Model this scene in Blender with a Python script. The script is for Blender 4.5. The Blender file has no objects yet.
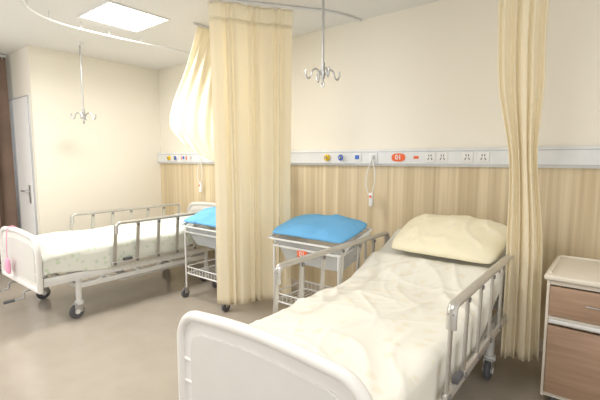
import bpy, bmesh, math, random
from mathutils import Vector, Matrix, noise
random.seed(4)
S = bpy.context.scene
S.view_settings.view_transform = 'Standard'
col = S.collection
PI = math.pi

# ---------------------------------------------------------------- materials
def mk(name, c1, c2=None, scale=8.0, stretch=(1,1,1), rough=0.5, metal=0.0, bump=0.0, bscale=60.0, emit=0.0, trans=0.0, alpha=1.0, sheen=0.0, spec=0.5):
    m = bpy.data.materials.new(name); m.use_nodes = True
    nt = m.node_tree; b = nt.nodes['Principled BSDF']
    b.inputs['Roughness'].default_value = rough
    b.inputs['Metallic'].default_value = metal
    b.inputs['Specular IOR Level'].default_value = spec
    if c2 is None: c2 = tuple(x*0.94 for x in c1)
    tc = nt.nodes.new('ShaderNodeTexCoord'); mp = nt.nodes.new('ShaderNodeMapping')
    mp.inputs['Scale'].default_value = stretch
    nt.links.new(tc.outputs['Object'], mp.inputs['Vector'])
    n = nt.nodes.new('ShaderNodeTexNoise'); n.inputs['Scale'].default_value = scale; n.inputs['Detail'].default_value = 4
    nt.links.new(mp.outputs['Vector'], n.inputs['Vector'])
    r = nt.nodes.new('ShaderNodeValToRGB')
    r.color_ramp.elements[0].position = 0.35; r.color_ramp.elements[1].position = 0.65
    r.color_ramp.elements[0].color = (*c1, 1); r.color_ramp.elements[1].color = (*c2, 1)
    nt.links.new(n.outputs['Fac'], r.inputs['Fac'])
    nt.links.new(r.outputs['Color'], b.inputs['Base Color'])
    if bump:
        n2 = nt.nodes.new('ShaderNodeTexNoise'); n2.inputs['Scale'].default_value = bscale
        nt.links.new(tc.outputs['Object'], n2.inputs['Vector'])
        bp = nt.nodes.new('ShaderNodeBump'); bp.inputs['Strength'].default_value = bump; bp.inputs['Distance'].default_value = 0.01
        nt.links.new(n2.outputs['Fac'], bp.inputs['Height']); nt.links.new(bp.outputs['Normal'], b.inputs['Normal'])
    if emit:
        b.inputs['Emission Color'].default_value = (*c1, 1); b.inputs['Emission Strength'].default_value = emit
    if trans:
        b.inputs['Transmission Weight'].default_value = trans
    if alpha < 1:
        b.inputs['Alpha'].default_value = alpha
    if sheen:
        b.inputs['Sheen Weight'].default_value = sheen
    return m

def cloth(name, c1, c2, translucent=0.3, pat=None, patscale=9.0, weave=180, bump=0.06):
    m = mk(name, c1, c2, scale=3, rough=0.85, bump=bump, bscale=weave, spec=0.2)
    nt = m.node_tree; b = nt.nodes['Principled BSDF']; out = nt.nodes['Material Output']
    src = b.inputs['Base Color'].links[0].from_socket
    if pat:
        tc = nt.nodes.new('ShaderNodeTexCoord')
        v = nt.nodes.new('ShaderNodeTexVoronoi'); v.inputs['Scale'].default_value = patscale
        nz = nt.nodes.new('ShaderNodeTexNoise'); nz.inputs['Scale'].default_value = patscale*2.5
        nt.links.new(tc.outputs['Object'], v.inputs['Vector']); nt.links.new(tc.outputs['Object'], nz.inputs['Vector'])
        ad = nt.nodes.new('ShaderNodeMath'); ad.operation = 'MULTIPLY_ADD'; ad.inputs[1].default_value = 0.7
        nt.links.new(nz.outputs['Fac'], ad.inputs[0]); nt.links.new(v.outputs['Distance'], ad.inputs[2])
        rp = nt.nodes.new('ShaderNodeValToRGB')
        rp.color_ramp.elements[0].position = 0.54; rp.color_ramp.elements[0].color = (1,1,1,1)
        rp.color_ramp.elements[1].position = 0.66; rp.color_ramp.elements[1].color = (0,0,0,1)
        nt.links.new(ad.outputs[0], rp.inputs['Fac'])
        mx = nt.nodes.new('ShaderNodeMix'); mx.data_type = 'RGBA'
        nt.links.new(rp.outputs['Color'], mx.inputs['Factor'])
        nt.links.new(src, mx.inputs['A']); mx.inputs['B'].default_value = (*pat, 1)
        nt.links.new(mx.outputs['Result'], b.inputs['Base Color'])
        src = mx.outputs['Result']
    if translucent:
        t = nt.nodes.new('ShaderNodeBsdfTranslucent'); nt.links.new(src, t.inputs['Color'])
        ms = nt.nodes.new('ShaderNodeMixShader'); ms.inputs[0].default_value = translucent
        nt.links.new(b.outputs[0], ms.inputs[1]); nt.links.new(t.outputs[0], ms.inputs[2])
        nt.links.new(ms.outputs[0], out.inputs['Surface'])
    return m

M = {}
M['wall'] = mk('cream wall paint', (0.88,0.83,0.725), (0.875,0.825,0.715), scale=0.7, rough=0.8, bump=0.02, bscale=200)
M['ceiling'] = mk('white ceiling paint', (0.83,0.82,0.79), (0.82,0.81,0.78), scale=1, rough=0.9)
M['floor'] = mk('grey tan vinyl floor', (0.44,0.39,0.325), (0.415,0.365,0.305), scale=5, rough=0.18, bump=0.01, bscale=90)
M['trimw'] = mk('pale skirting', (0.62,0.54,0.43), rough=0.5)
M['white'] = mk('white plastic', (0.82,0.815,0.80), (0.80,0.795,0.78), rough=0.35)
M['creamp'] = mk('cream moulded plastic', (0.80,0.78,0.745), (0.78,0.76,0.725), rough=0.3)
M['insetp'] = mk('pale grey cream panel', (0.70,0.685,0.65), (0.68,0.665,0.63), rough=0.35)
M['steel_w'] = mk('white enamelled steel', (0.80,0.80,0.78), rough=0.35)
M['track'] = mk('pale grey track enamel', (0.74,0.74,0.73), rough=0.4)
M['panel'] = mk('white aluminium panel', (0.80,0.81,0.81), rough=0.35)
M['greyline'] = mk('grey aluminium strip', (0.55,0.56,0.58), rough=0.35, metal=0.2)
M['bronze'] = mk('silver beige aluminium', (0.60,0.575,0.54), (0.55,0.53,0.495), rough=0.28, metal=0.6)
M['chrome'] = mk('brushed steel', (0.50,0.50,0.50), rough=0.3, metal=0.8)
M['rubber'] = mk('grey rubber', (0.12,0.12,0.13), rough=0.6)
M['joint'] = mk('dark grey plastic joint', (0.20,0.19,0.185), rough=0.5)
M['dark'] = mk('dark slot', (0.05,0.05,0.055), rough=0.6)
M['curtain'] = cloth('pale yellow curtain fabric', (0.98,0.915,0.75), (0.98,0.91,0.74), 0.42, bump=0.0)
M['net'] = cloth('cream curtain netting', (0.97,0.915,0.775), (0.965,0.91,0.765), 0.48, bump=0.0)
M['brown'] = cloth('taupe brown curtain fabric', (0.24,0.165,0.125), (0.20,0.14,0.105), 0.15)
M['quilt'] = cloth('ivory quilt fabric', (0.85,0.825,0.745), (0.84,0.815,0.73), 0.0, pat=(0.81,0.765,0.645), patscale=10)
M['quilt_g'] = cloth('pale green print quilt fabric', (0.83,0.85,0.78), (0.81,0.835,0.76), 0.0, pat=(0.66,0.75,0.59), patscale=16)
M['pillow'] = cloth('pale yellow pillow fabric', (0.91,0.85,0.645), (0.90,0.84,0.625), 0.0, pat=(0.88,0.82,0.65), patscale=14)
M['mattress'] = cloth('white mattress ticking', (0.80,0.79,0.73), (0.76,0.75,0.70), 0.0)
M['blue'] = cloth('sky blue quilted cotton', (0.19,0.49,0.82), (0.165,0.45,0.77), 0.0)
M['wood_d'] = mk('brown wood laminate', (0.44,0.29,0.195), (0.36,0.23,0.15), scale=3, stretch=(1,1,14), rough=0.4)
M['cabw'] = mk('beige wood laminate', (0.80,0.735,0.63), (0.77,0.70,0.595), scale=4, stretch=(1,1,0.3), rough=0.4)
M['red'] = mk('orange red enamel', (0.85,0.14,0.03), rough=0.4)
M['yellow'] = mk('yellow plastic', (0.90,0.62,0.03), rough=0.4)
M['bluep'] = mk('blue plastic', (0.05,0.16,0.60), rough=0.4)
M['pink'] = mk('pink fabric', (0.85,0.38,0.55), rough=0.7)
M['doorm'] = mk('white door paint', (0.93,0.92,0.90), (0.92,0.91,0.89), rough=0.45)
M['clear'] = mk('clear acrylic', (0.88,0.92,0.95), rough=0.08, alpha=0.32)
M['glow'] = mk('light diffuser', (1.0,0.99,0.97), (1.0,0.99,0.97), rough=0.5, emit=8.0)
M['sky'] = mk('bright window glass', (0.85,0.92,1.0), (0.85,0.92,1.0), rough=0.2, emit=1.2)

def wood_panel():
    m = mk('light oak panelling', (0.63,0.505,0.32), (0.79,0.67,0.46), scale=1.0, stretch=(32,1,0.5), rough=0.5)
    nt = m.node_tree; b = nt.nodes['Principled BSDF']
    src = b.inputs['Base Color'].links[0].from_socket
    tc = nt.nodes.new('ShaderNodeTexCoord'); mp = nt.nodes.new('ShaderNodeMapping'); mp.inputs['Scale'].default_value = (6.5,1,0.12)
    n = nt.nodes.new('ShaderNodeTexNoise'); n.inputs['Scale'].default_value = 1.3; n.inputs['Detail'].default_value = 1
    nt.links.new(tc.outputs['Object'], mp.inputs['Vector']); nt.links.new(mp.outputs['Vector'], n.inputs['Vector'])
    r = nt.nodes.new('ShaderNodeValToRGB'); r.color_ramp.elements[0].position=.35; r.color_ramp.elements[1].position=.65
    r.color_ramp.elements[0].color=(0.88,0.86,0.83,1); r.color_ramp.elements[1].color=(1,1,1,1)
    nt.links.new(n.outputs['Fac'], r.inputs['Fac'])
    mx = nt.nodes.new('ShaderNodeMix'); mx.data_type='RGBA'; mx.blend_type='MULTIPLY'; mx.inputs['Factor'].default_value=1
    nt.links.new(src, mx.inputs['A']); nt.links.new(r.outputs['Color'], mx.inputs['B'])
    nt.links.new(mx.outputs['Result'], b.inputs['Base Color'])
    return m
M['oak'] = wood_panel()

# ---------------------------------------------------------------- mesh helpers
def merge(bm, tmp):
    me = bpy.data.meshes.new('tmp'); tmp.to_mesh(me); tmp.free(); bm.from_mesh(me); bpy.data.meshes.remove(me)

def box(bm, c, s, bev=0.0, seg=2, mat=None):
    t = bmesh.new(); bmesh.ops.create_cube(t, size=1.0)
    bmesh.ops.scale(t, vec=s, verts=t.verts)
    if bev: bmesh.ops.bevel(t, geom=t.edges[:], offset=bev, segments=seg, affect='EDGES', profile=0.5)
    if mat: bmesh.ops.transform(t, matrix=mat, verts=t.verts)
    bmesh.ops.translate(t, vec=c, verts=t.verts)
    merge(bm, t); return bm

def tube(bm, pts, r, n=10, sq=(1,1)):
    pts = [Vector(p) for p in pts]; rings = []
    up = None
    for i, p in enumerate(pts):
        if i == 0: d = pts[1]-p
        elif i == len(pts)-1: d = p-pts[i-1]
        else: d = (pts[i+1]-p).normalized() + (p-pts[i-1]).normalized()
        d.normalize()
        if up is None:
            up = Vector((0,0,1)) if abs(d.z) < 0.9 else Vector((1,0,0))
        a = (up - d*up.dot(d)).normalized(); up = a
        b = d.cross(a)
        rr = r[i] if isinstance(r, (list, tuple)) else r
        rings.append([bm.verts.new(p + a*math.cos(2*PI*k/n)*rr*sq[0] + b*math.sin(2*PI*k/n)*rr*sq[1]) for k in range(n)])
    for i in range(len(rings)-1):
        for k in range(n):
            bm.faces.new((rings[i][k], rings[i][(k+1)%n], rings[i+1][(k+1)%n], rings[i+1][k]))
    bm.faces.new(rings[0][::-1]); bm.faces.new(rings[-1])
    return bm

def fillet(pts, r, k=5):
    pts = [Vector(p) for p in pts]; out = [pts[0]]
    for i in range(1, len(pts)-1):
        p = pts[i]; a = (pts[i-1]-p); b = (pts[i+1]-p)
        rr = min(r, a.length*0.49, b.length*0.49)
        s = p + a.normalized()*rr; e = p + b.normalized()*rr
        for j in range(k+1):
            t = j/k; out.append(s*(1-t)**2 + p*2*t*(1-t) + e*t*t)
    out.append(pts[-1]); return out

def cyl(bm, a, b, r, n=16):
    return tube(bm, [a, b], r, n)

def ring(bm, c, R, r, axis='y', n=20, m=8):
    c = Vector(c); vs = []
    for i in range(n):
        t = 2*PI*i/n; row = []
        for j in range(m):
            s = 2*PI*j/m; q = R + r*math.cos(s)
            if axis == 'y': v = Vector((q*math.cos(t), r*math.sin(s), q*math.sin(t)))
            elif axis == 'x': v = Vector((r*math.sin(s), q*math.cos(t), q*math.sin(t)))
            else: v = Vector((q*math.cos(t), q*math.sin(t), r*math.sin(s)))
            row.append(bm.verts.new(c+v))
        vs.append(row)
    for i in range(n):
        for j in range(m):
            bm.faces.new((vs[i][j], vs[(i+1)%n][j], vs[(i+1)%n][(j+1)%m], vs[i][(j+1)%m]))
    return bm

def prism_y(bm, poly, y0, y1):     # polygon in x,z extruded along y
    a = [bm.verts.new((x, y0, z)) for x, z in poly]; b = [bm.verts.new((x, y1, z)) for x, z in poly]
    n = len(poly)
    for i in range(n): bm.faces.new((a[i], a[(i+1)%n], b[(i+1)%n], b[i]))
    bm.faces.new(a[::-1]); bm.faces.new(b); return bm

def prism_x(bm, poly, x0, x1):     # polygon in y,z
    a = [bm.verts.new((x0, y, z)) for y, z in poly]; b = [bm.verts.new((x1, y, z)) for y, z in poly]
    n = len(poly)
    for i in range(n): bm.faces.new((a[i], a[(i+1)%n], b[(i+1)%n], b[i]))
    bm.faces.new(a[::-1]); bm.faces.new(b); return bm

def grid(bm, f, nu, nv):
    vs = [[bm.verts.new(f(i/nu, j/nv)) for j in range(nv+1)] for i in range(nu+1)]
    for i in range(nu):
        for j in range(nv):
            bm.faces.new((vs[i][j], vs[i+1][j], vs[i+1][j+1], vs[i][j+1]))
    return bm

def obj(name, bm, m, parent=None, loc=(0,0,0), smooth=True, ang=0.7):
    bmesh.ops.recalc_face_normals(bm, faces=bm.faces[:])
    me = bpy.data.meshes.new(name); bm.to_mesh(me); bm.free()
    if smooth:
        for p in me.polygons: p.use_smooth = True
        try: me.set_sharp_from_angle(angle=ang)
        except Exception: pass
    me.materials.append(m)
    o = bpy.data.objects.new(name, me); col.objects.link(o); o.location = loc
    if parent: o.parent = parent
    return o

def tag(o, label, cat, group=None):
    o['label'] = label; o['category'] = cat
    if group: o['group'] = group
    return o

def thing(name, label, cat, loc=(0,0,0), rz=0, group=None):
    o = bpy.data.objects.new(name, None); col.objects.link(o); o.location = loc; o.rotation_euler = (0,0,rz)
    o.empty_display_size = 0.1
    return tag(o, label, cat, group)

def struct(name, bm, m, parent=None, smooth=False):
    o = obj(name, bm, m, parent, smooth=smooth)
    if parent is None: o['kind'] = 'structure'
    return o

def solid(o, t, off=0.0, sub=0):
    if sub:
        s = o.modifiers.new('Subdivision', 'SUBSURF'); s.levels = sub; s.render_levels = sub
    s = o.modifiers.new('Solidify', 'SOLIDIFY'); s.thickness = t; s.offset = off
    return o

def text(body, size, m, parent, loc, rot=(PI/2,0,0), name='digits', off=0.02):
    cu = bpy.data.curves.new('t', 'FONT'); cu.body = body; cu.size = size; cu.extrude = 0.0008; cu.offset = size*off
    cu.align_x = 'CENTER'; cu.align_y = 'CENTER'
    t = bpy.data.objects.new('t', cu); col.objects.link(t)
    dg = bpy.context.evaluated_depsgraph_get(); dg.update()
    me = bpy.data.meshes.new_from_object(t.evaluated_get(dg))
    bpy.data.objects.remove(t); me.materials.clear(); me.materials.append(m)
    o = bpy.data.objects.new(name, me); col.objects.link(o); o.parent = parent; o.location = loc; o.rotation_euler = rot
    return o

# ---------------------------------------------------------------- room shell
H = 2.75
XL = -5.41; XR = 1.8; YB = -5.2; YR = -1.66; XW = -6.32
WT = 0.08
struct('floor', box(bmesh.new(), ((XW+XR)/2-.1, YB/2+.05, -0.05), (XR-XW+.4, -YB+.3, 0.1)), M['floor'])
struct('ceiling', box(bmesh.new(), ((XW+XR)/2-.1, YB/2+.05, H+0.05), (XR-XW+.4, -YB+.3, 0.1)), M['ceiling'])
struct('wall_back', box(bmesh.new(), ((XL+XR)/2, 0.06, H/2), (XR-XL, 0.12, H)), M['wall'])
bm = bmesh.new()
box(bm, (XL-WT/2, (YR+0.12)/2, H/2), (WT, -YR+0.12, H))
struct('wall_left', bm, M['wall'])
# recess wall holding the door
DX0, DX1, DH = -6.24, XL-WT, 2.2
bm = bmesh.new()
box(bm, ((XW+DX0)/2, YR+0.06, H/2), (DX0-XW, 0.12, H))
box(bm, ((DX0+DX1)/2, YR+0.06, (H+DH)/2), (DX1-DX0, 0.12, H-DH))
struct('wall_recess', bm, M['wall'])
# window wall
bm = bmesh.new()
wy0, wy1, wz0, wz1 = -4.3, -1.95, 0.9, 2.4
box(bm, (XW-0.06, (YR+0.12+wy1)/2, H/2), (0.12, YR+0.12-wy1, H))
box(bm, (XW-0.06, (YB+wy0)/2, H/2), (0.12, wy0-YB, H))
box(bm, (XW-0.06, (wy0+wy1)/2, wz0/2), (0.12, wy1-wy0, wz0))
box(bm, (XW-0.06, (wy0+wy1)/2, (H+wz1)/2), (0.12, wy1-wy0, H-wz1))
struct('wall_window_side', bm, M['wall'])
w = struct('window_1', box(bmesh.new(), (XW-0.08, (wy0+wy1)/2, (wz0+wz1)/2), (0.01, wy1-wy0, wz1-wz0)), M['sky'])
bm = bmesh.new()
for yy in (wy0+.03, (wy0+wy1)/2, wy1-.03): box(bm, (XW-0.05, yy, (wz0+wz1)/2), (0.05, 0.06, wz1-wz0), 0.004)
for zz in (wz0+.03, wz1-.03): box(bm, (XW-0.05, (wy0+wy1)/2, zz), (0.045, wy1-wy0, 0.06), 0.004)
obj('window_frame', bm, M['white'], w)
# door
d = struct('door_1', box(bmesh.new(), ((DX0+DX1)/2, YR+0.005, DH/2), (DX1-DX0-0.05, 0.045, DH-0.03), 0.003), M['doorm'])
bm = bmesh.new()
for xx in (DX0+.0125, DX1-.0125): box(bm, (xx, YR+0.04, DH/2), (0.025, 0.11, DH), 0.003)
box(bm, ((DX0+DX1)/2, YR+0.04, DH-.0125), (DX1-DX0-.05, 0.11, 0.025), 0.003)
obj('door_frame', bm, M['greyline'], d)
bm = bmesh.new()
box(bm, (DX1-0.11, YR-0.022, 1.02), (0.05, 0.01, 0.22), 0.004)
tube(bm, fillet([(DX1-0.11, YR-0.022, 1.06), (DX1-0.11, YR-0.072, 1.06), (DX1-0.24, YR-0.072, 1.06)], 0.015), 0.011)
obj('door_handle', bm, M['chrome'], d)
# wood panelling on the head wall and skirtings
bm = bmesh.new(); box(bm, ((XL+XR)/2, -0.008, 0.7425), (XR-XL, 0.016, 1.285))
struct('trim_1', bm, M['oak'])
struct('baseboard_back', box(bmesh.new(), ((XL+XR)/2, -0.011, 0.05), (XR-XL, 0.022, 0.1), 0.003), M['trimw'])
struct('baseboard_left', box(bmesh.new(), (XL+0.008, (YR-0.022)/2, 0.05), (0.016, -YR-0.022, 0.1), 0.003), M['trimw'])

# ---------------------------------------------------------------- service panel along the head wall
sp = thing('wall_service_panel', 'long white medical service panel running along the wall above the oak panelling', 'service panel', ((XL+XR)/2, 0, 1.385))
cx = (XL+XR)/2
PW = XR-XL-0.02
bm = bmesh.new()
prism_x(bm, [(-0.001,0.0),(-0.045,0.0),(-0.06,0.02),(-0.06,0.135),(-0.045,0.155),(-0.001,0.155)], -PW/2, PW/2)
obj('body', bm, M['panel'], sp, smooth=False)
bm = bmesh.new(); box(bm, (0,-0.0615,0.13), (PW,0.003,0.007)); obj('groove_strip', bm, M['greyline'], sp, smooth=False)
bm = bmesh.new(); box(bm, (0,-0.0615,0.022), (PW,0.003,0.006)); obj('groove_strip', bm, M['greyline'], sp, smooth=False)
def outlet(x, m, body_m):
    o = obj('gas_outlet', cyl(bmesh.new(), (0,0,0), (0,-0.022,0), 0.032, 20), body_m, sp, (x-cx,-0.0605,0.078))
    obj('collar', ring(bmesh.new(), (0,-0.022,0), 0.023, 0.008), m, o)
    obj('valve', cyl(bmesh.new(), (0,-0.02,0), (0,-0.042,0), 0.011, 14), M['chrome'], o)
def socket(x):
    o = obj('power_socket', box(bmesh.new(), (0,-0.004,0), (0.086,0.010,0.084), 0.003), M['white'], sp, (x-cx,-0.0605,0.078))
    bm = bmesh.new()
    for a, b, r in ((-0.014,-0.012,0.5),(0.014,-0.012,-0.5)):
        box(bm, (a,-0.0095,b), (0.006,0.002,0.020), mat=Matrix.Rotation(r,3,'Y').to_4x4())
    for a in (-0.010, 0.010): box(bm, (a,-0.0095,0.016), (0.006,0.002,0.016))
    obj('slots', bm, M['dark'], o, smooth=False)
def number(x, s):
    out = []
    for k in range(40):
        a = 2*PI*k/40; ca, sa = math.cos(a), math.sin(a)
        out.append((0.064*math.copysign(abs(ca)**0.75, ca), 0.036*math.copysign(abs(sa)**0.75, sa)))
    bm = bmesh.new(); prism_y(bm, out, 0, -0.006)
    o = obj('number_plate', bm, M['red'], sp, (x-cx,-0.0605,0.078))
    text(s, 0.060, M['white'], o, (0,-0.0066,0))
def switch(x, m):
    o = obj('switch_plate', box(bmesh.new(), (0,-0.004,0), (0.086,0.010,0.080), 0.003), M['white'], sp, (x-cx,-0.0605,0.078))
    obj('switch_key', box(bmesh.new(), (0,-0.011,0.004), (0.044,0.006,0.040), 0.002), m, o)
for dx, n in ((0,'01'), (-2.77,'02')):
    outlet(-2.33+dx, M['yellow'], M['yellow']); outlet(-2.16+dx, M['bluep'], M['white'])
    switch(-1.98+dx, M['bluep']); switch(-1.81+dx, M['greyline'])
    number(-1.56, n) if dx == 0 else number(-4.75, n)
    for x in (-1.27, -1.165): socket(x+dx+(-0.05 if dx else 0))
for x in (-0.966, -0.845, 0.35, 0.5): socket(x)
obj('warning_label', box(bmesh.new(), (0,-0.001,0), (0.046,0.003,0.024), 0.001), M['red'], sp, (-1.395-cx,-0.0605,0.078))

def handset(x, label):
    t = thing('nurse_call_handset', label, 'call handset', (x,-0.09,1.02))
    obj('handset', box(bmesh.new(), (0,0,0.05), (0.045,0.03,0.13), 0.012, 3), M['white'], t)
    obj('call_button', cyl(bmesh.new(), (0,-0.014,0.08), (0,-0.02,0.08), 0.012), M['red'], t)
    pts = [(0.0,0.015,0.46),(-0.0,-0.005,0.43),(-0.02,-0.002,0.38),(-0.055,0,0.28),(-0.06,0,0.18),(-0.03,0,0.10),(-0.012,0,0.09)]
    obj('cord', tube(bmesh.new(), fillet(pts, .03, 3), 0.005, 6), M['white'], t)
    pts = [(0.0,0.015,0.45),(0.012,-0.004,0.41),(0.035,-0.002,0.3),(0.028,0,0.2),(0.006,0,0.112)]
    obj('cord', tube(bmesh.new(), fillet(pts, .03, 3), 0.005, 6), M['white'], t)
    return t
handset(-1.81, 'white call handset on a looped cord hanging beside the number 01 plate')
handset(-4.36, 'white call handset on a cord hanging above the far bed')

# ---------------------------------------------------------------- ceiling fixtures
def ceiling_light(x, y, label, watts):
    t = thing('ceiling_light', label, 'ceiling light', (x,y,H), group='recessed ceiling light panels')
    bm = bmesh.new()
    for a in (-1,1):
        box(bm, (a*0.285,0,-0.006), (0.02,0.59,0.012), 0.002); box(bm, (0,a*0.285,-0.006), (0.55,0.02,0.012), 0.002)
    obj('frame', bm, M['white'], t)
    obj('diffuser', box(bmesh.new(), (0,0,-0.004), (0.55,0.55,0.006)), M['glow'], t, smooth=False)
    L = bpy.data.lights.new('panel_lamp', 'AREA'); L.shape='SQUARE'; L.size=0.54; L.energy=watts; L.color=(1,0.975,0.93)
    lo = bpy.data.objects.new('panel_lamp', L); col.objects.link(lo); lo.location=(x,y,H-0.03)
ceiling_light(-3.67,-1.43,'square glowing light panel in the ceiling above the far bed', 34)
ceiling_light(-0.9,-2.9,'added square light panel, out of view, in the ceiling over the foot of the near bed', 20)  # extra panel beyond the frame, added to light the near bed
ceiling_light(-3.9,-3.9,'added square light panel, out of view, in the ceiling over the open floor', 46)  # another unseen panel, put in as fill light for the ward

def track(pts, label, rad=0.5, r=0.0095):
    P = fillet(pts, rad, 10)
    o = obj('curtain_track', tube(bmesh.new(), P, r, 8), M['track'], None)
    t = tag(o, label, 'curtain track')
    for k in range(0, len(P), 4):
        p = P[k]
        bm = bmesh.new(); cyl(bm, (p.x,p.y,p.z), (p.x,p.y,H), 0.006, 8); obj('hanger_bracket', bm, M['track'], o)
    return o
ZT = H-0.07
track([(-3.95,-0.02,ZT),(-4.10,-1.2,ZT),(-4.10,-2.05,ZT),(-3.3,-2.45,ZT)], 'long white curtain track on the ceiling curving past the glowing light panel', 0.5)
track([(-3.28,-0.02,H-0.012),(-3.28,-0.95,H-0.012)], 'short straight curtain track carrying the swag beside the far bed')
track([(-1.99,-0.02,H-0.012),(-2.06,-0.36,H-0.012),(-2.76,-1.36,H-0.012)], 'short curved curtain track carrying the gathered curtain between the beds', 0.40, 0.011)
track([(-0.50,-0.02,ZT),(-0.50,-0.62,ZT),(-0.50,-1.6,ZT),(-0.50,-2.6,ZT)], 'straight curtain track on the ceiling right of the near bed')

def iv_hanger(x, y, zb, label):
    t = thing('iv_hanger', label, 'drip hanger', (x,y,zb))
    L = H-zb
    bm = bmesh.new(); cyl(bm, (0,0,0.05), (0,0,L-0.02), 0.009, 10)
    obj('rod', bm, M['chrome'], t)
    bm = bmesh.new(); cyl(bm, (0,0,L-0.03), (0,0,L), 0.035, 16); obj('ceiling_mount', bm, M['white'], t)
    bm = bmesh.new(); cyl(bm, (0,0,0.03), (0,0,0.14), 0.016, 12); cyl(bm, (0,0,0.0), (0,0,0.03), 0.008, 10)
    obj('sleeve', bm, M['chrome'], t)
    for k in range(4):
        a = 2*PI*k/4 + 0.95; c, s = math.cos(a), math.sin(a)
        pr = [(0.008,0.045),(0.045,0.10),(0.08,0.085),(0.092,0.035),(0.112,0.022),(0.130,0.055),(0.124,0.085)]
        obj('hook', tube(bmesh.new(), fillet([(c*r, s*r, z) for r, z in pr], 0.02, 3), 0.0065, 8), M['chrome'], t)
    bm = bmesh.new(); ring(bm, (0,0,-0.012), 0.014, 0.005, 'y', 14, 6); obj('ring', bm, M['chrome'], t)
    return t
iv_hanger(-1.70,-1.035,1.99,'steel drip hanger with four hooks hanging from the ceiling over the near bed')
iv_hanger(-4.85,-1.33,1.88,'steel drip hanger with four hooks hanging from the ceiling over the far bed')

# ---------------------------------------------------------------- curtains
def lerp(tab, t):
    for i in range(len(tab)-1):
        if t <= tab[i+1][0]:
            a, b = tab[i], tab[i+1]; u = (t-a[0])/(b[0]-a[0]); u = max(0,min(1,u)); u = u*u*(3-2*u)
            return a[1]+(b[1]-a[1])*u
    return tab[-1][1]
def curtain(name, label, p0, p1, z0, z1, nf, amp, m, wf, of, ns=None, nz=50, seed=0, hooks=True, big=0.022, net=0):
    p0 = Vector((*p0,0)); p1 = Vector((*p1,0)); C = (p0+p1)/2
    d = (p1-p0); nrm = Vector((-d.y, d.x, 0)).normalized(); dn = d.normalized()
    ns = ns or nf*20
    root = thing(name, label, 'curtain', (C.x, C.y, z0))
    rnd = random.Random(int(seed*10)); 
    dep = [0.55+0.8*rnd.random() for _ in range(nf*2+6)]
    def f(s, t):
        ph = nf*(s + 0.034*math.sin(7*s*PI+seed)) + 0.12*math.sin(2.1*t+s*5+seed)*t
        k = ph*2; i0 = int(math.floor(k)); fr = k-i0; fr = fr*fr*(3-2*fr)
        lv = dep[(i0)%len(dep)]*(1-fr)+dep[(i0+1)%len(dep)]*fr
        w = wf(t); o = of(t)
        A = amp*lv*(0.85+0.25*min(1,t*3))
        bg = big*math.sin(s*PI*3.4+seed+0.5*math.sin(2.0*t+seed))*(0.5+0.6*t)
        q = (s-0.5)*d*w + nrm*(A*math.sin(ph*2*PI) + bg)
        z = z1-(z1-z0)*t - z0 + 0.004*math.sin(ph*PI+1)*t
        return (q.x+o[0], q.y+o[1], z)
    t0 = net
    o = obj('fabric', grid(bmesh.new(), lambda s, t: f(s, t0+(1-t0)*t), ns, nz), m, root, ang=3.2)
    solid(o, 0.0012)
    if net:
        o = obj('header_net', grid(bmesh.new(), lambda s, t: f(s, t*t0), ns, 6), M['net'], root, ang=3.2); solid(o, 0.0012)
    def g(s, t):
        v = Vector(f(s, 1-0.025+0.025*t)); return v + nrm*0.002
    h = obj('hem', grid(bmesh.new(), g, ns, 2), m, root, ang=3.2); solid(h, 0.0012)
    if hooks:
        for k in range(nf+1):
            s = min(1, max(0, (k+0.25)/nf)); v = Vector(f(min(s,1), 0))
            bm = bmesh.new(); tube(bm, [(v.x,v.y,v.z-0.02),(v.x,v.y,v.z+0.004)], 0.0035, 6)
            obj('hook', bm, M['white'], root)
    return root
curtain('privacy_curtain', 'wide pale yellow privacy curtain gathered between the two beds', (-2.68,-1.22), (-2.33,-0.65), 0.17, 2.73, 8, 0.017, M['curtain'],
        lambda t: lerp([(0,1.06),(0.3,1.02),(0.6,0.99),(1,1.0)], t), lambda t: (0,0), seed=1.3, net=0.05, big=0.026)
curtain('privacy_curtain', 'narrow pale yellow privacy curtain bunched between the near bed and the bedside cabinet', (-0.625,-0.70), (-0.40,-0.62), 0.19, 2.665, 5, 0.016, M['curtain'],
        lambda t: lerp([(0,1.18),(0.28,1.1),(0.50,0.68),(0.72,0.86),(1,0.92)], t), lambda t: (lerp([(0,0.0),(0.15,0.0),(0.80,0.082),(1,0.085)],t),0), seed=4.1, big=0.014)
curtain('window_curtain', 'dark taupe brown curtain at the window by the white door', (-6.06,-1.72), (-6.06,-2.7), 0.12, 2.69, 8, 0.05, M['brown'],
        lambda t: 1.0, lambda t: (0,0), seed=2.2)
# curtain lifted up into a swag beside the far bed
def curve(tab, t):
    for i in range(len(tab)-1):
        if t <= tab[i+1][0] or i == len(tab)-2:
            p = [Vector(q[1]) for q in tab]
            u = (t-tab[i][0])/(tab[i+1][0]-tab[i][0])
            p0 = p[max(0,i-1)]; p1 = p[i]; p2 = p[i+1]; p3 = p[min(len(p)-1,i+2)]
            return 0.5*((2*p1)+(p2-p0)*u+(2*p0-5*p1+4*p2-p3)*u*u+(3*p1-p0-3*p2+p3)*u**3)
LT = [(0,(-3.28,-0.90,2.73)),(0.3,(-3.48,-0.90,2.36)),(0.6,(-3.78,-0.87,2.02)),(0.82,(-3.88,-0.84,1.80)),(1,(-3.72,-0.82,1.64))]
RT = [(0,(-3.28,-0.34,2.73)),(0.3,(-3.20,-0.50,2.20)),(0.6,(-3.04,-0.66,1.78)),(0.82,(-2.96,-0.72,1.52)),(1,(-2.92,-0.74,1.36))]
sw = thing('privacy_curtain', 'pale yellow curtain lifted into a billowing swag, above the far bed head', 'curtain', (-3.28,-0.6,1.5))
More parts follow.
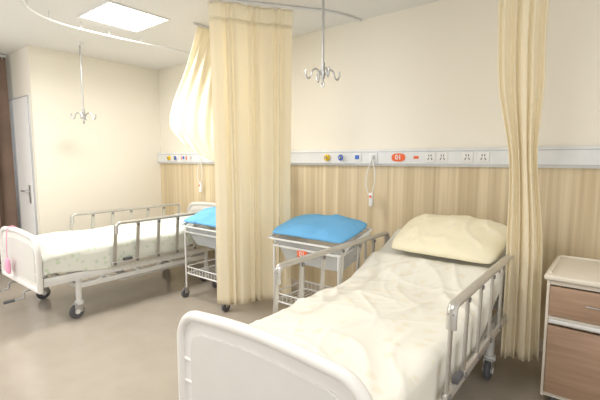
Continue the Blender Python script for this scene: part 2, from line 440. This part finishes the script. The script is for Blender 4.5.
def swf(s, t):
    p = curve(LT, t)*(1-s) + curve(RT, t)*s
    k = math.sin(2*PI*(6.0*s+0.25*math.sin(3*t+s*4)) )
    p += Vector((0.45,-0.78,0.1))*0.012*k*(0.8+0.4*t)
    p.z -= 0.05*math.sin(PI*s)*t*t
    p += Vector((0.3,-0.6,0))*0.09*math.sin(PI*min(1,s*1.1))*math.sin(PI*t)
    return p - Vector(sw.location)
o = obj('fabric', grid(bmesh.new(), swf, 130, 44), M['curtain'], sw, ang=3.2); solid(o, 0.0012)
for s in (0.02,0.2,0.4,0.6,0.8,0.98):
    v = swf(s, 0); bm = bmesh.new(); tube(bm, [(v.x,v.y,v.z-0.015),(v.x,v.y,v.z+0.004)], 0.0035, 6); obj('hook', bm, M['white'], sw)
def hemf(s, t):
    return swf(s, 0.965+0.035*t) + Vector((0.001,-0.002,0))
o = obj('hem', grid(bmesh.new(), hemf, 130, 2), M['curtain'], sw, ang=3.2); solid(o, 0.0015)

tr = obj('curtain_track', box(bmesh.new(), (-6.06,-3.0,2.715), (0.04,2.6,0.03), 0.004), M['track'], None)
tag(tr, 'white straight track over the brown window curtain', 'curtain track')
obj('hanger_bracket', box(bmesh.new(), (-6.06,-3.0,2.74), (0.02,2.4,0.02)), M['track'], tr)

# ---------------------------------------------------------------- beds
PROF_N = [(-1.06,0.585),(0.10,0.585),(0.30,0.605),(0.50,0.67),(1.03,0.87)]
PROF_F = [(-1.06,0.61),(0.10,0.61),(0.30,0.615),(0.50,0.63),(1.03,0.69)]
def zof(prof, y):
    if y <= prof[0][0]: return prof[0][1]
    for i in range(len(prof)-1):
        if y <= prof[i+1][0]:
            a, b = prof[i], prof[i+1]; u = (y-a[0])/(b[0]-a[0]); return a[1]+(b[1]-a[1])*u
    return prof[-1][1]

def board_outline(hw, z0, z1, arch, rc=0.11, k=8):
    pts = [(-hw, z0)]
    for j in range(k+1):
        a = PI - (PI/2)*j/k; pts.append((-hw+rc+rc*math.cos(a), z1-rc+rc*math.sin(a)))
    for j in range(1, 12):
        u = j/12; pts.append((-hw+rc+(2*hw-2*rc)*u, z1+arch*math.sin(PI*u)))
    for j in range(k+1):
        a = PI/2 - (PI/2)*j/k; pts.append((hw-rc+rc*math.cos(a), z1-rc+rc*math.sin(a)))
    pts.append((hw, z0)); return pts

def caster(parent, x, y):
    bm = bmesh.new()
    cyl(bm, (0,0,0.14), (0,0,0.40), 0.026, 14); cyl(bm, (0,0,0.13), (0,0,0.16), 0.038, 14)
    leg = obj('leg', bm, M['steel_w'], parent, (x,y,0))
    bm = bmesh.new()
    for s in (-1,1): box(bm, (s*0.024,-0.012,0.10), (0.007,0.07,0.085), 0.003)
    box(bm, (0,-0.008,0.137), (0.056,0.076,0.016), 0.004)
    obj('fork', bm, M['chrome'], leg)
    bm = bmesh.new(); cyl(bm, (-0.018,-0.025,0.0675), (0.018,-0.025,0.0675), 0.056, 24); ring(bm, (0,-0.025,0.0675), 0.053, 0.0145, 'x', 24, 8)
    obj('wheel', bm, M['rubber'], leg)
    bm = bmesh.new(); cyl(bm, (-0.030,-0.025,0.0675), (0.030,-0.025,0.0675), 0.022, 14)
    obj('hub', bm, M['white'], leg)

def side_rail(parent, sx):
    x = sx*0.488; ya, yb, zt, zb = -0.43, 0.94, 0.84, 0.45
    pts = fillet([(x,ya,zt-0.10),(x,ya,zt),(x,yb,zt),(x,yb,zt-0.10)], 0.045, 6)
    top = obj('side_rail', tube(bmesh.new(), pts, 0.023, 12, (1.0,0.75)), M['bronze'], parent)
    bm = bmesh.new(); box(bm, (x, (ya+yb)/2-0.02, zb), (0.022, yb-ya+0.08, 0.045), 0.006); obj('lower_bar', bm, M['bronze'], top)
    n = 7; lean = 0.03
    for k in range(n):
        y = ya+(yb-ya)*k/(n-1)
        bm = bmesh.new()
        h = zt-zb
        t2 = bmesh.new(); bmesh.ops.create_cube(t2, size=1.0); bmesh.ops.scale(t2, vec=(0.012,0.036,h-0.02), verts=t2.verts)
        bmesh.ops.bevel(t2, geom=t2.edges[:], offset=0.004, segments=2, affect='EDGES')
        for v in t2.verts: v.co.y += (v.co.z/h)*lean - lean/2
        bmesh.ops.translate(t2, vec=(x,y,(zt+zb)/2), verts=t2.verts); merge(bm, t2)
        obj('baluster', bm, M['bronze'], top)
        bm = bmesh.new(); cyl(bm, (x-0.017,y-lean,zb+0.005), (x+0.017,y-lean,zb+0.005), 0.015, 14)
        obj('joint', bm, M['joint'], top)
        bm = bmesh.new(); cyl(bm, (x-0.013,y-0.003,zt-0.034), (x+0.013,y-0.003,zt-0.034), 0.012, 14)
        obj('joint', bm, M['joint'], top)
    bm = bmesh.new(); box(bm, (x+sx*0.005, ya+0.1, zb+0.035), (0.03,0.09,0.03), 0.008); obj('release_catch', bm, M['rubber'], top)

def make_bed(label, loc, prof):
    t = thing('hospital_bed', label, 'bed', loc, group=None)
    bm = bmesh.new()
    for s in (-1,1):
        box(bm, (s*0.43,0,0.40), (0.035,2.10,0.075), 0.006)
        box(bm, (s*0.40,-0.04,0.30), (0.030,1.44,0.05), 0.006)
        for y in (-0.60,-0.45,-0.15,0.0,0.25,0.40): tube(bm, [(s*0.40,y,0.31),(s*0.40,y+0.14*(1 if int(abs(y*100))%2==0 else -1),0.39)], 0.013, 8)
    for y in (-1.03,-0.76,-0.1,0.65,1.03): box(bm, (0,y,0.400), (0.83,0.04,0.045), 0.005)
    for y in (-0.76,-0.3,0.2,0.68): box(bm, (0,y,0.30), (0.79,0.035,0.04), 0.005)
    obj('frame', bm, M['steel_w'], t)
    bm = bmesh.new()
    tube(bm, fillet([(0,-0.35,0.25),(0.36,-0.35,0.25),(0.36,0.55,0.25),(-0.36,0.55,0.25),(-0.36,-0.35,0.25),(0,-0.35,0.25)],0.04,4), 0.008, 8)
    for k in range(1, 10): tube(bm, [(-0.36,-0.35+0.09*k,0.25),(0.36,-0.35+0.09*k,0.25)], 0.004, 6)
    for sx in (-1,1):
        for y in (-0.2,0.4): tube(bm, [(sx*0.36,y,0.25),(sx*0.40,y,0.285)], 0.006, 6)
    obj('wire_shelf', bm, M['steel_w'], t)
    poly = [(y, z-0.128) for y, z in prof] + [(y, z-0.148) for y, z in prof[::-1]]
    obj('deck', prism_x(bmesh.new(), poly, -0.42, 0.42), M['steel_w'], t, smooth=False)
    for s in (-1,1):
        bm = bmesh.new(); tube(bm, [(s*0.3,0.45,0.43),(s*0.3,0.8,zof(prof,0.8)-0.14)], 0.012, 8)
        obj('backrest_strut', bm, M['chrome'], t)
    for sx in (-1,1):
        for y in (-0.76,0.68): caster(t, sx*0.40, y)
    for nm, y, z1 in (('footboard',-1.085,0.79),('headboard',1.085,0.84)):
        out = board_outline(0.465, 0.34, z1, 0.02, 0.12)
        bm = tube(bmesh.new(), [(x,y,z) for x,z in out+[out[0]]], 0.024, 12, (1.0,1.0))
        b = obj(nm, bm, M['creamp'], t, ang=0.9)
        inn = board_outline(0.395, 0.405, z1-0.070, 0.018, 0.075)
        bm = prism_y(bmesh.new(), inn, y-0.012, y+0.012)
        bmesh.ops.bevel(bm, geom=[e for e in bm.edges if abs(e.verts[0].co.y-e.verts[1].co.y) < 1e-5], offset=0.006, segments=3, affect='EDGES')
        obj('inset_panel', bm, M['insetp'], b, ang=1.0)
        web = board_outline(0.455, 0.345, z1-0.012, 0.02, 0.11)
        obj('backing', prism_y(bmesh.new(), web, y-0.004, y+0.004), M['creamp'], b, ang=1.0)
        for zz in (0.48, 0.58):
            for s in (-1,1):
                bm = bmesh.new(); cyl(bm, (s*0.39,y,zz), (s*0.46,y,zz), 0.010, 10); obj('cross_bar', bm, M['creamp'], b)
    for s in (-1,1): side_rail(t, s)
    for x in (-0.2,0.2):
        bm = bmesh.new(); pts = fillet([(x,-1.0,0.30),(x,-1.13,0.30),(x,-1.13,0.24),(x,-1.21,0.24)], 0.02, 4)
        tube(bm, pts, 0.008, 8); o = obj('crank', bm, M['chrome'], t)
        bm = bmesh.new(); cyl(bm, (x,-1.20,0.24), (x,-1.28,0.24), 0.014, 12); obj('crank_grip', bm, M['rubber'], o)
        bm = bmesh.new(); cyl(bm, (x,-1.02,0.30), (x,-0.3,0.36), 0.012, 10); obj('crank_shaft', bm, M['steel_w'], o)
    return t
NB = (-1.0,-1.335,0); FB = (-4.20,-1.15,0)
make_bed('near white hospital bed with silver beige side rails, ivory quilt and raised head end', NB, PROF_N)
make_bed('far white hospital bed with a pale green printed quilt, by the left wall', FB, PROF_F)

def mattress(loc, label, prof):
    poly = [(y, z-0.005) for y, z in prof] + [(y, z-0.126) for y, z in prof[::-1]]
    bm = prism_x(bmesh.new(), poly, -0.43, 0.43)
    bmesh.ops.bevel(bm, geom=[e for e in bm.edges if e.calc_face_angle(0) > 1.0], offset=0.025, segments=3, affect='EDGES')
    o = obj('mattress', bm, M['mattress'], None, loc); tag(o, label, 'mattress')
mattress(NB, 'white mattress under the ivory quilt on the near bed', PROF_N)
mattress(FB, 'white mattress under the pale green quilt on the far bed', PROF_F)

def quilt(loc, label, m, y0, y1, seed, puff, prof, drop=0.17, base_lift=0.036):
    W = 0.60
    def f(u, v):
        s = (u-0.5)*2*W; y = y0+(y1-y0)*v
        a = abs(s); sg = 1 if s > 0 else -1
        e = 0.425; base = zof(prof, y)
        p = Vector((s*3.0, y*3.0, seed))
        wr = noise.noise(p*0.8)*0.7+noise.noise(p*1.7)*0.22
        def ridge(ax, ay, wv, off, pw): 
            q = abs(math.sin(ax*s+ay*y+wv*noise.noise(p*0.55+Vector((off,1,0)))+seed+off)); return (1-q)**pw
        def gate(off): return max(0, min(1, 0.5+1.6*noise.noise(p*0.6+Vector((0,off,off)))))
        cr = ridge(3.2,2.6,2.0,0,5)*0.55*gate(2) + ridge(5.0,-2.6,2.0,3,5)*0.52*gate(5) + ridge(8.0,3.5,2.2,7,5)*0.40*gate(9) + ridge(1.0,8.0,2.1,11,5)*0.36*gate(13)
        cr += ridge(13.0,7.0,2.8,17,4.5)*0.20*gate(19) + ridge(-9.0,13.0,2.8,21,4.5)*0.20*gate(23)
        r = 0.045
        lift = base_lift + puff*(max(0,wr+0.45) + cr)
        end = min(1, v/0.04)*min(1, (1-v)/0.04); 
        lift = 0.012+(lift-0.012)*math.sqrt(max(0,end))
        if a < e-r*0.5:
            x = s; z = base + lift*(0.75+0.25*math.cos(s/e*PI/2))
        else:
            q = (a-(e-r*0.5)); arc = r*PI/2
            if q < arc:
                th = q/r; x = sg*(e-r*0.5+r*math.sin(th)); z = base+lift*0.75-(r-r*math.cos(th))
            else:
                x = sg*(e+r*0.5+0.004*math.sin(9*y+seed)); z = base+lift*0.75-r-(q-arc)*(drop/0.115)*(0.75+0.35*math.sin(2.3*y+seed+sg))
        return (x, y, z)
    o = obj('quilt', grid(bmesh.new(), f, 130, 220), m, None, loc, ang=3.2)
    solid(o, 0.006, 1.0)
    tag(o, label, 'quilt')
    return o
quilt(NB, 'softly creased ivory quilt with a faint floral print covering the near bed', M['quilt'], -1.05, 0.64, 1.7, 0.042, PROF_N, base_lift=0.028)
quilt(FB, 'pale green and white printed quilt covering the far bed', M['quilt_g'], -1.05, 0.95, 7.3, 0.042, PROF_F, base_lift=0.045)

def pillow_bm(w, d, T, seed, wr=0.012, n=40, sag=0.0, quilted=0.0, crease=0.0):
    bm = bmesh.new()
    def mkf(sgn):
        def f(u, v):
            a = 2*u-1; b = 2*v-1
            pin = 1-0.11*(abs(b)**3)*(abs(a)**3) 
            x = a*w/2*pin; y = b*d/2*pin
            th = ((1-abs(a)**2.8)*(1-abs(b)**2.8))
            h = T*max(0,th)**0.55
            p = Vector((x*6,y*6,seed+sgn))
            k = noise.noise(p)*wr*2 + noise.noise(p*2.1)*wr*0.7
            if crease: k += crease*((1-abs(math.sin(9*x+7*y+2.5*noise.noise(p*0.6)+seed)))**3 + 0.7*(1-abs(math.sin(14*x-9*y+2.5*noise.noise(p*0.7+Vector((4,0,0))))))**3)
            z = sgn*(h*(0.62 if sgn > 0 else 0.38)) + k*min(1,h/T*1.4)
            return (x, y, z - sag*(a*a))
        return f
    grid(bm, mkf(1), n, n); grid(bm, mkf(-1), n, n)
    bmesh.ops.remove_doubles(bm, verts=bm.verts, dist=0.0006)
    return bm
p = obj('pillow', pillow_bm(0.77,0.50,0.125,2.0,0.010,70,sag=0.02,crease=0.010), M['pillow'], None, (NB[0]+0.055, NB[1]+0.81, 0.898), ang=3.2)
p.rotation_euler = (math.atan2(0.24, 0.53), 0, -0.05)
tag(p, 'pale yellow pillow propped at the raised head of the near bed', 'pillow')

# ---------------------------------------------------------------- baby cots
TILT = 0.20
def make_cot(label, loc, rz, num, ZB=0.80):
    t = thing('bassinet_trolley', label, 'baby cot', loc, rz)
    hx, hy = 0.34, 0.20
    bm = bmesh.new()
    rect = [(-hx+.02,-hy),(hx-.02,-hy),(hx-.02,hy),(-hx+.02,hy)]
    def loop(z, r, hx=hx, hy=hy, dz=0.0):
        P = [(0,-hy,z-dz),(hx,-hy,z-dz),(hx,hy,z+dz),(-hx,hy,z+dz),(-hx,-hy,z-dz),(0,-hy,z-dz)]
        tube(bm, fillet(P, 0.05, 5), r, 8)
    zf = ZB-0.055
    loop(zf, 0.009, dz=hy*math.tan(TILT))
    obj('frame', bm, M['steel_w'], t)
    for x in (-1,1):
        bm = bmesh.new(); tube(bm, fillet([(x*(hx-0.01),-hy+0.04,zf-0.03),(x*(hx+0.04),-hy+0.04,zf+0.03),(x*(hx+0.04),hy-0.04,zf+0.09),(x*(hx-0.01),hy-0.04,zf+0.03)], 0.03, 5), 0.008, 8)
        obj('push_handle', bm, M['steel_w'], t)
    for x, y in rect:
        bm = bmesh.new(); cyl(bm, (x,y,0.10), (x,y,zf+y*math.tan(TILT)), 0.009, 12)
        leg = obj('leg', bm, M['steel_w'], t)
        bm = bmesh.new(); 
        for s in (-1,1): box(bm, (x+s*0.016,y-0.01,0.075), (0.004,0.04,0.06), 0.002)
        box(bm, (x,y-0.006,0.104), (0.036,0.044,0.01), 0.002); obj('fork', bm, M['chrome'], leg)
        bm = bmesh.new(); cyl(bm, (x-0.012,y-0.018,0.045), (x+0.012,y-0.018,0.045), 0.045, 20); obj('wheel', bm, M['rubber'], leg)
    bm = bmesh.new(); loop(0.26, 0.008, hx-.02); loop(0.33, 0.006, hx-.02)
    for k in range(1, 14):
        x = -hx+.02+2*(hx-.02)*k/14; tube(bm, fillet([(x,-hy,0.33),(x,-hy,0.262),(x,hy,0.262),(x,hy,0.33)],0.01,2), 0.003, 6)
    obj('wire_shelf', bm, M['steel_w'], t)
    bm = bmesh.new()
    def tub(hx0, hy0, z): return [bm.verts.new((sx*hx0, sy*hy0, z)) for sx, sy in ((-1,-1),(1,-1),(1,1),(-1,1))]
    a = tub(0.275,0.145,-0.23); b = tub(0.330,0.192,0); c = tub(0.370,0.230,0.008)
    bm.faces.new(a)
    for i in range(4):
        bm.faces.new((a[i],a[(i+1)%4],b[(i+1)%4],b[i])); bm.faces.new((b[i],b[(i+1)%4],c[(i+1)%4],c[i]))
    bmesh.ops.bevel(bm, geom=[e for e in bm.edges if len(e.link_faces)==2], offset=0.018, segments=3, affect='EDGES')
    o = obj('clear_tub', bm, M['clear'], t, (0,0,ZB)); solid(o, 0.004); o.rotation_euler = (TILT,0,0)
    bm = bmesh.new(); rz = 0.012
    tube(bm, fillet([(0,-0.228,rz),(0.368,-0.228,rz),(0.368,0.228,rz),(-0.368,0.228,rz),(-0.368,-0.228,rz),(0,-0.228,rz)],0.03,4), 0.008, 8)
    rm = obj('rim', bm, M['white'], t, (0,0,ZB)); rm.rotation_euler = (TILT,0,0)
    if num:
        pl = obj('number_plate', box(bmesh.new(), (0,0,0), (0.095,0.006,0.054), 0.006), M['red'], t, (-0.01,-0.216,zf-0.07))
        text(num, 0.056, M['white'], pl, (0,-0.004,0), off=0.005)
    return t
def blue_pad(loc, rz, label, seed):
    o = obj('quilted_pad', pillow_bm(0.75,0.465,0.085,seed,0.010, 70, sag=0.016, crease=0.008), M['blue'], None, loc, ang=3.2)
    o.rotation_euler = (TILT+0.03,0,rz); tag(o, label, 'quilt')
C1 = (-1.90,-0.79,0); C2 = (-3.18,-0.76,0)
make_cot('clear tub baby cot on a white trolley with number plate, between curtain and near bed', C1, 0, '01', 0.83)
make_cot('clear tub baby cot on a white trolley with wire shelf, right beside the far bed', C2, 0, None, 0.795)
blue_pad((C1[0]-0.01,C1[1],0.897), 0.0, 'bright blue padded quilt lying on the cot beside the near bed', 3.0)
blue_pad((C2[0]-0.02,C2[1],0.862), 0.0, 'bright blue padded quilt lying on the cot beside the far bed', 8.0)

# ---------------------------------------------------------------- bedside cabinet
def cabinet(loc):
    t = thing('bedside_cabinet', 'beige bedside cabinet with brown wood drawer and door, right of the near bed', 'cabinet', loc)
    w, d = 0.48, 0.52
    bm = bmesh.new()
    for s in (-1,1): box(bm, (s*(w/2-0.008),0,0.41), (0.016,d,0.70), 0.004)
    box(bm, (0,d/2-0.01,0.41), (w-0.05,0.016,0.69)); 
    for z in (0.075,0.515,0.54,0.745): box(bm, (0,0,z), (w-0.032,d-0.01,0.022), 0.002)
    obj('body', bm, M['cabw'], t)
    bm = bmesh.new(); box(bm, (0,-0.005,0.778), (w+0.03,d+0.04,0.032), 0.012, 3)
    tube(bm, fillet([(-w/2+0.01,-d/2+0.02,0.80),(-w/2+0.01,d/2-0.01,0.80),(w/2-0.01,d/2-0.01,0.80),(w/2-0.01,-d/2+0.02,0.80)],0.03,5), 0.009, 8)
    obj('top', bm, M['cabw'], t)
    f = -d/2
    dr = obj('drawer', box(bmesh.new(), (0,f-0.002,0.643), (w-0.036,0.022,0.170), 0.004), M['wood_d'], t)
    bm = bmesh.new(); tube(bm, fillet([(-0.05,f-0.01,0.65),(-0.05,f-0.03,0.65),(0.05,f-0.03,0.65),(0.05,f-0.01,0.65)],0.012,4), 0.004, 8); obj('handle', bm, M['chrome'], dr)
    obj('pull_out_board', box(bmesh.new(), (0,f-0.004,0.5275), (w-0.04,0.03,0.02), 0.004), M['white'], t)
    do = obj('door', box(bmesh.new(), (0,f-0.002,0.295), (w-0.036,0.022,0.405), 0.004), M['wood_d'], t)
    bm = bmesh.new(); tube(bm, fillet([(0.16,f-0.01,0.36),(0.16,f-0.03,0.36),(0.16,f-0.03,0.44),(0.16,f-0.01,0.44)],0.012,4), 0.004, 8); obj('handle', bm, M['chrome'], do)
    for sx in (-1,1):
        for sy in (-1,1):
            bm = bmesh.new(); cyl(bm, (sx*0.19,sy*0.2,0.025),(sx*0.19+0.02,sy*0.2,0.025),0.025,14); box(bm,(sx*0.19+0.01,sy*0.2,0.05),(0.03,0.03,0.03),0.004); obj('wheel', bm, M['rubber'], t)
    return t
cabinet((-0.05,-0.52,0))

# pink pouch on the far footboard
t = thing('hanging_pouch', 'small pink pouch hanging from the footboard of the far bed', 'pouch', (-4.33,FB[1]-1.140,0.40))
bm = pillow_bm(0.095,0.15,0.035,5,0.003,16)
bmesh.ops.rotate(bm, cent=(0,0,0), matrix=Matrix.Rotation(PI/2,3,'X'), verts=bm.verts)
bmesh.ops.translate(bm, vec=(0,0,0.075), verts=bm.verts)
obj('pouch_body', bm, M['pink'], t, ang=3.2)
bm = bmesh.new(); tube(bm, fillet([(-0.02,0,0.14),(-0.01,0.0,0.25),(0,0.01,0.42),(0.0,0.05,0.445),(0.0,0.085,0.42)],0.02,3), 0.004, 6); obj('strap', bm, M['pink'], t)

# ---------------------------------------------------------------- light and camera
W = bpy.data.worlds.new('World'); S.world = W; W.use_nodes = True
bg = W.node_tree.nodes['Background']; bg.inputs[0].default_value = (1.0,0.985,0.955,1); bg.inputs[1].default_value = 1.08
L = bpy.data.lights.new('window_daylight', 'AREA'); L.shape='RECTANGLE'; L.size=2.2; L.size_y=1.4; L.energy=22; L.color=(1.0,0.99,0.98)
lo = bpy.data.objects.new('window_daylight', L); col.objects.link(lo); lo.location=(-5.9,-3.5,1.7); lo.rotation_euler=(0,-PI/2,0)

cam = bpy.data.cameras.new('Camera'); cam.sensor_width = 36; cam.lens = 24.0; cam.clip_start = 0.02
co = bpy.data.objects.new('Camera', cam); col.objects.link(co)
co.location = (0,-3.42,1.45); co.rotation_euler = (math.radians(90-5.86), 0, math.radians(38.66))
S.camera = co
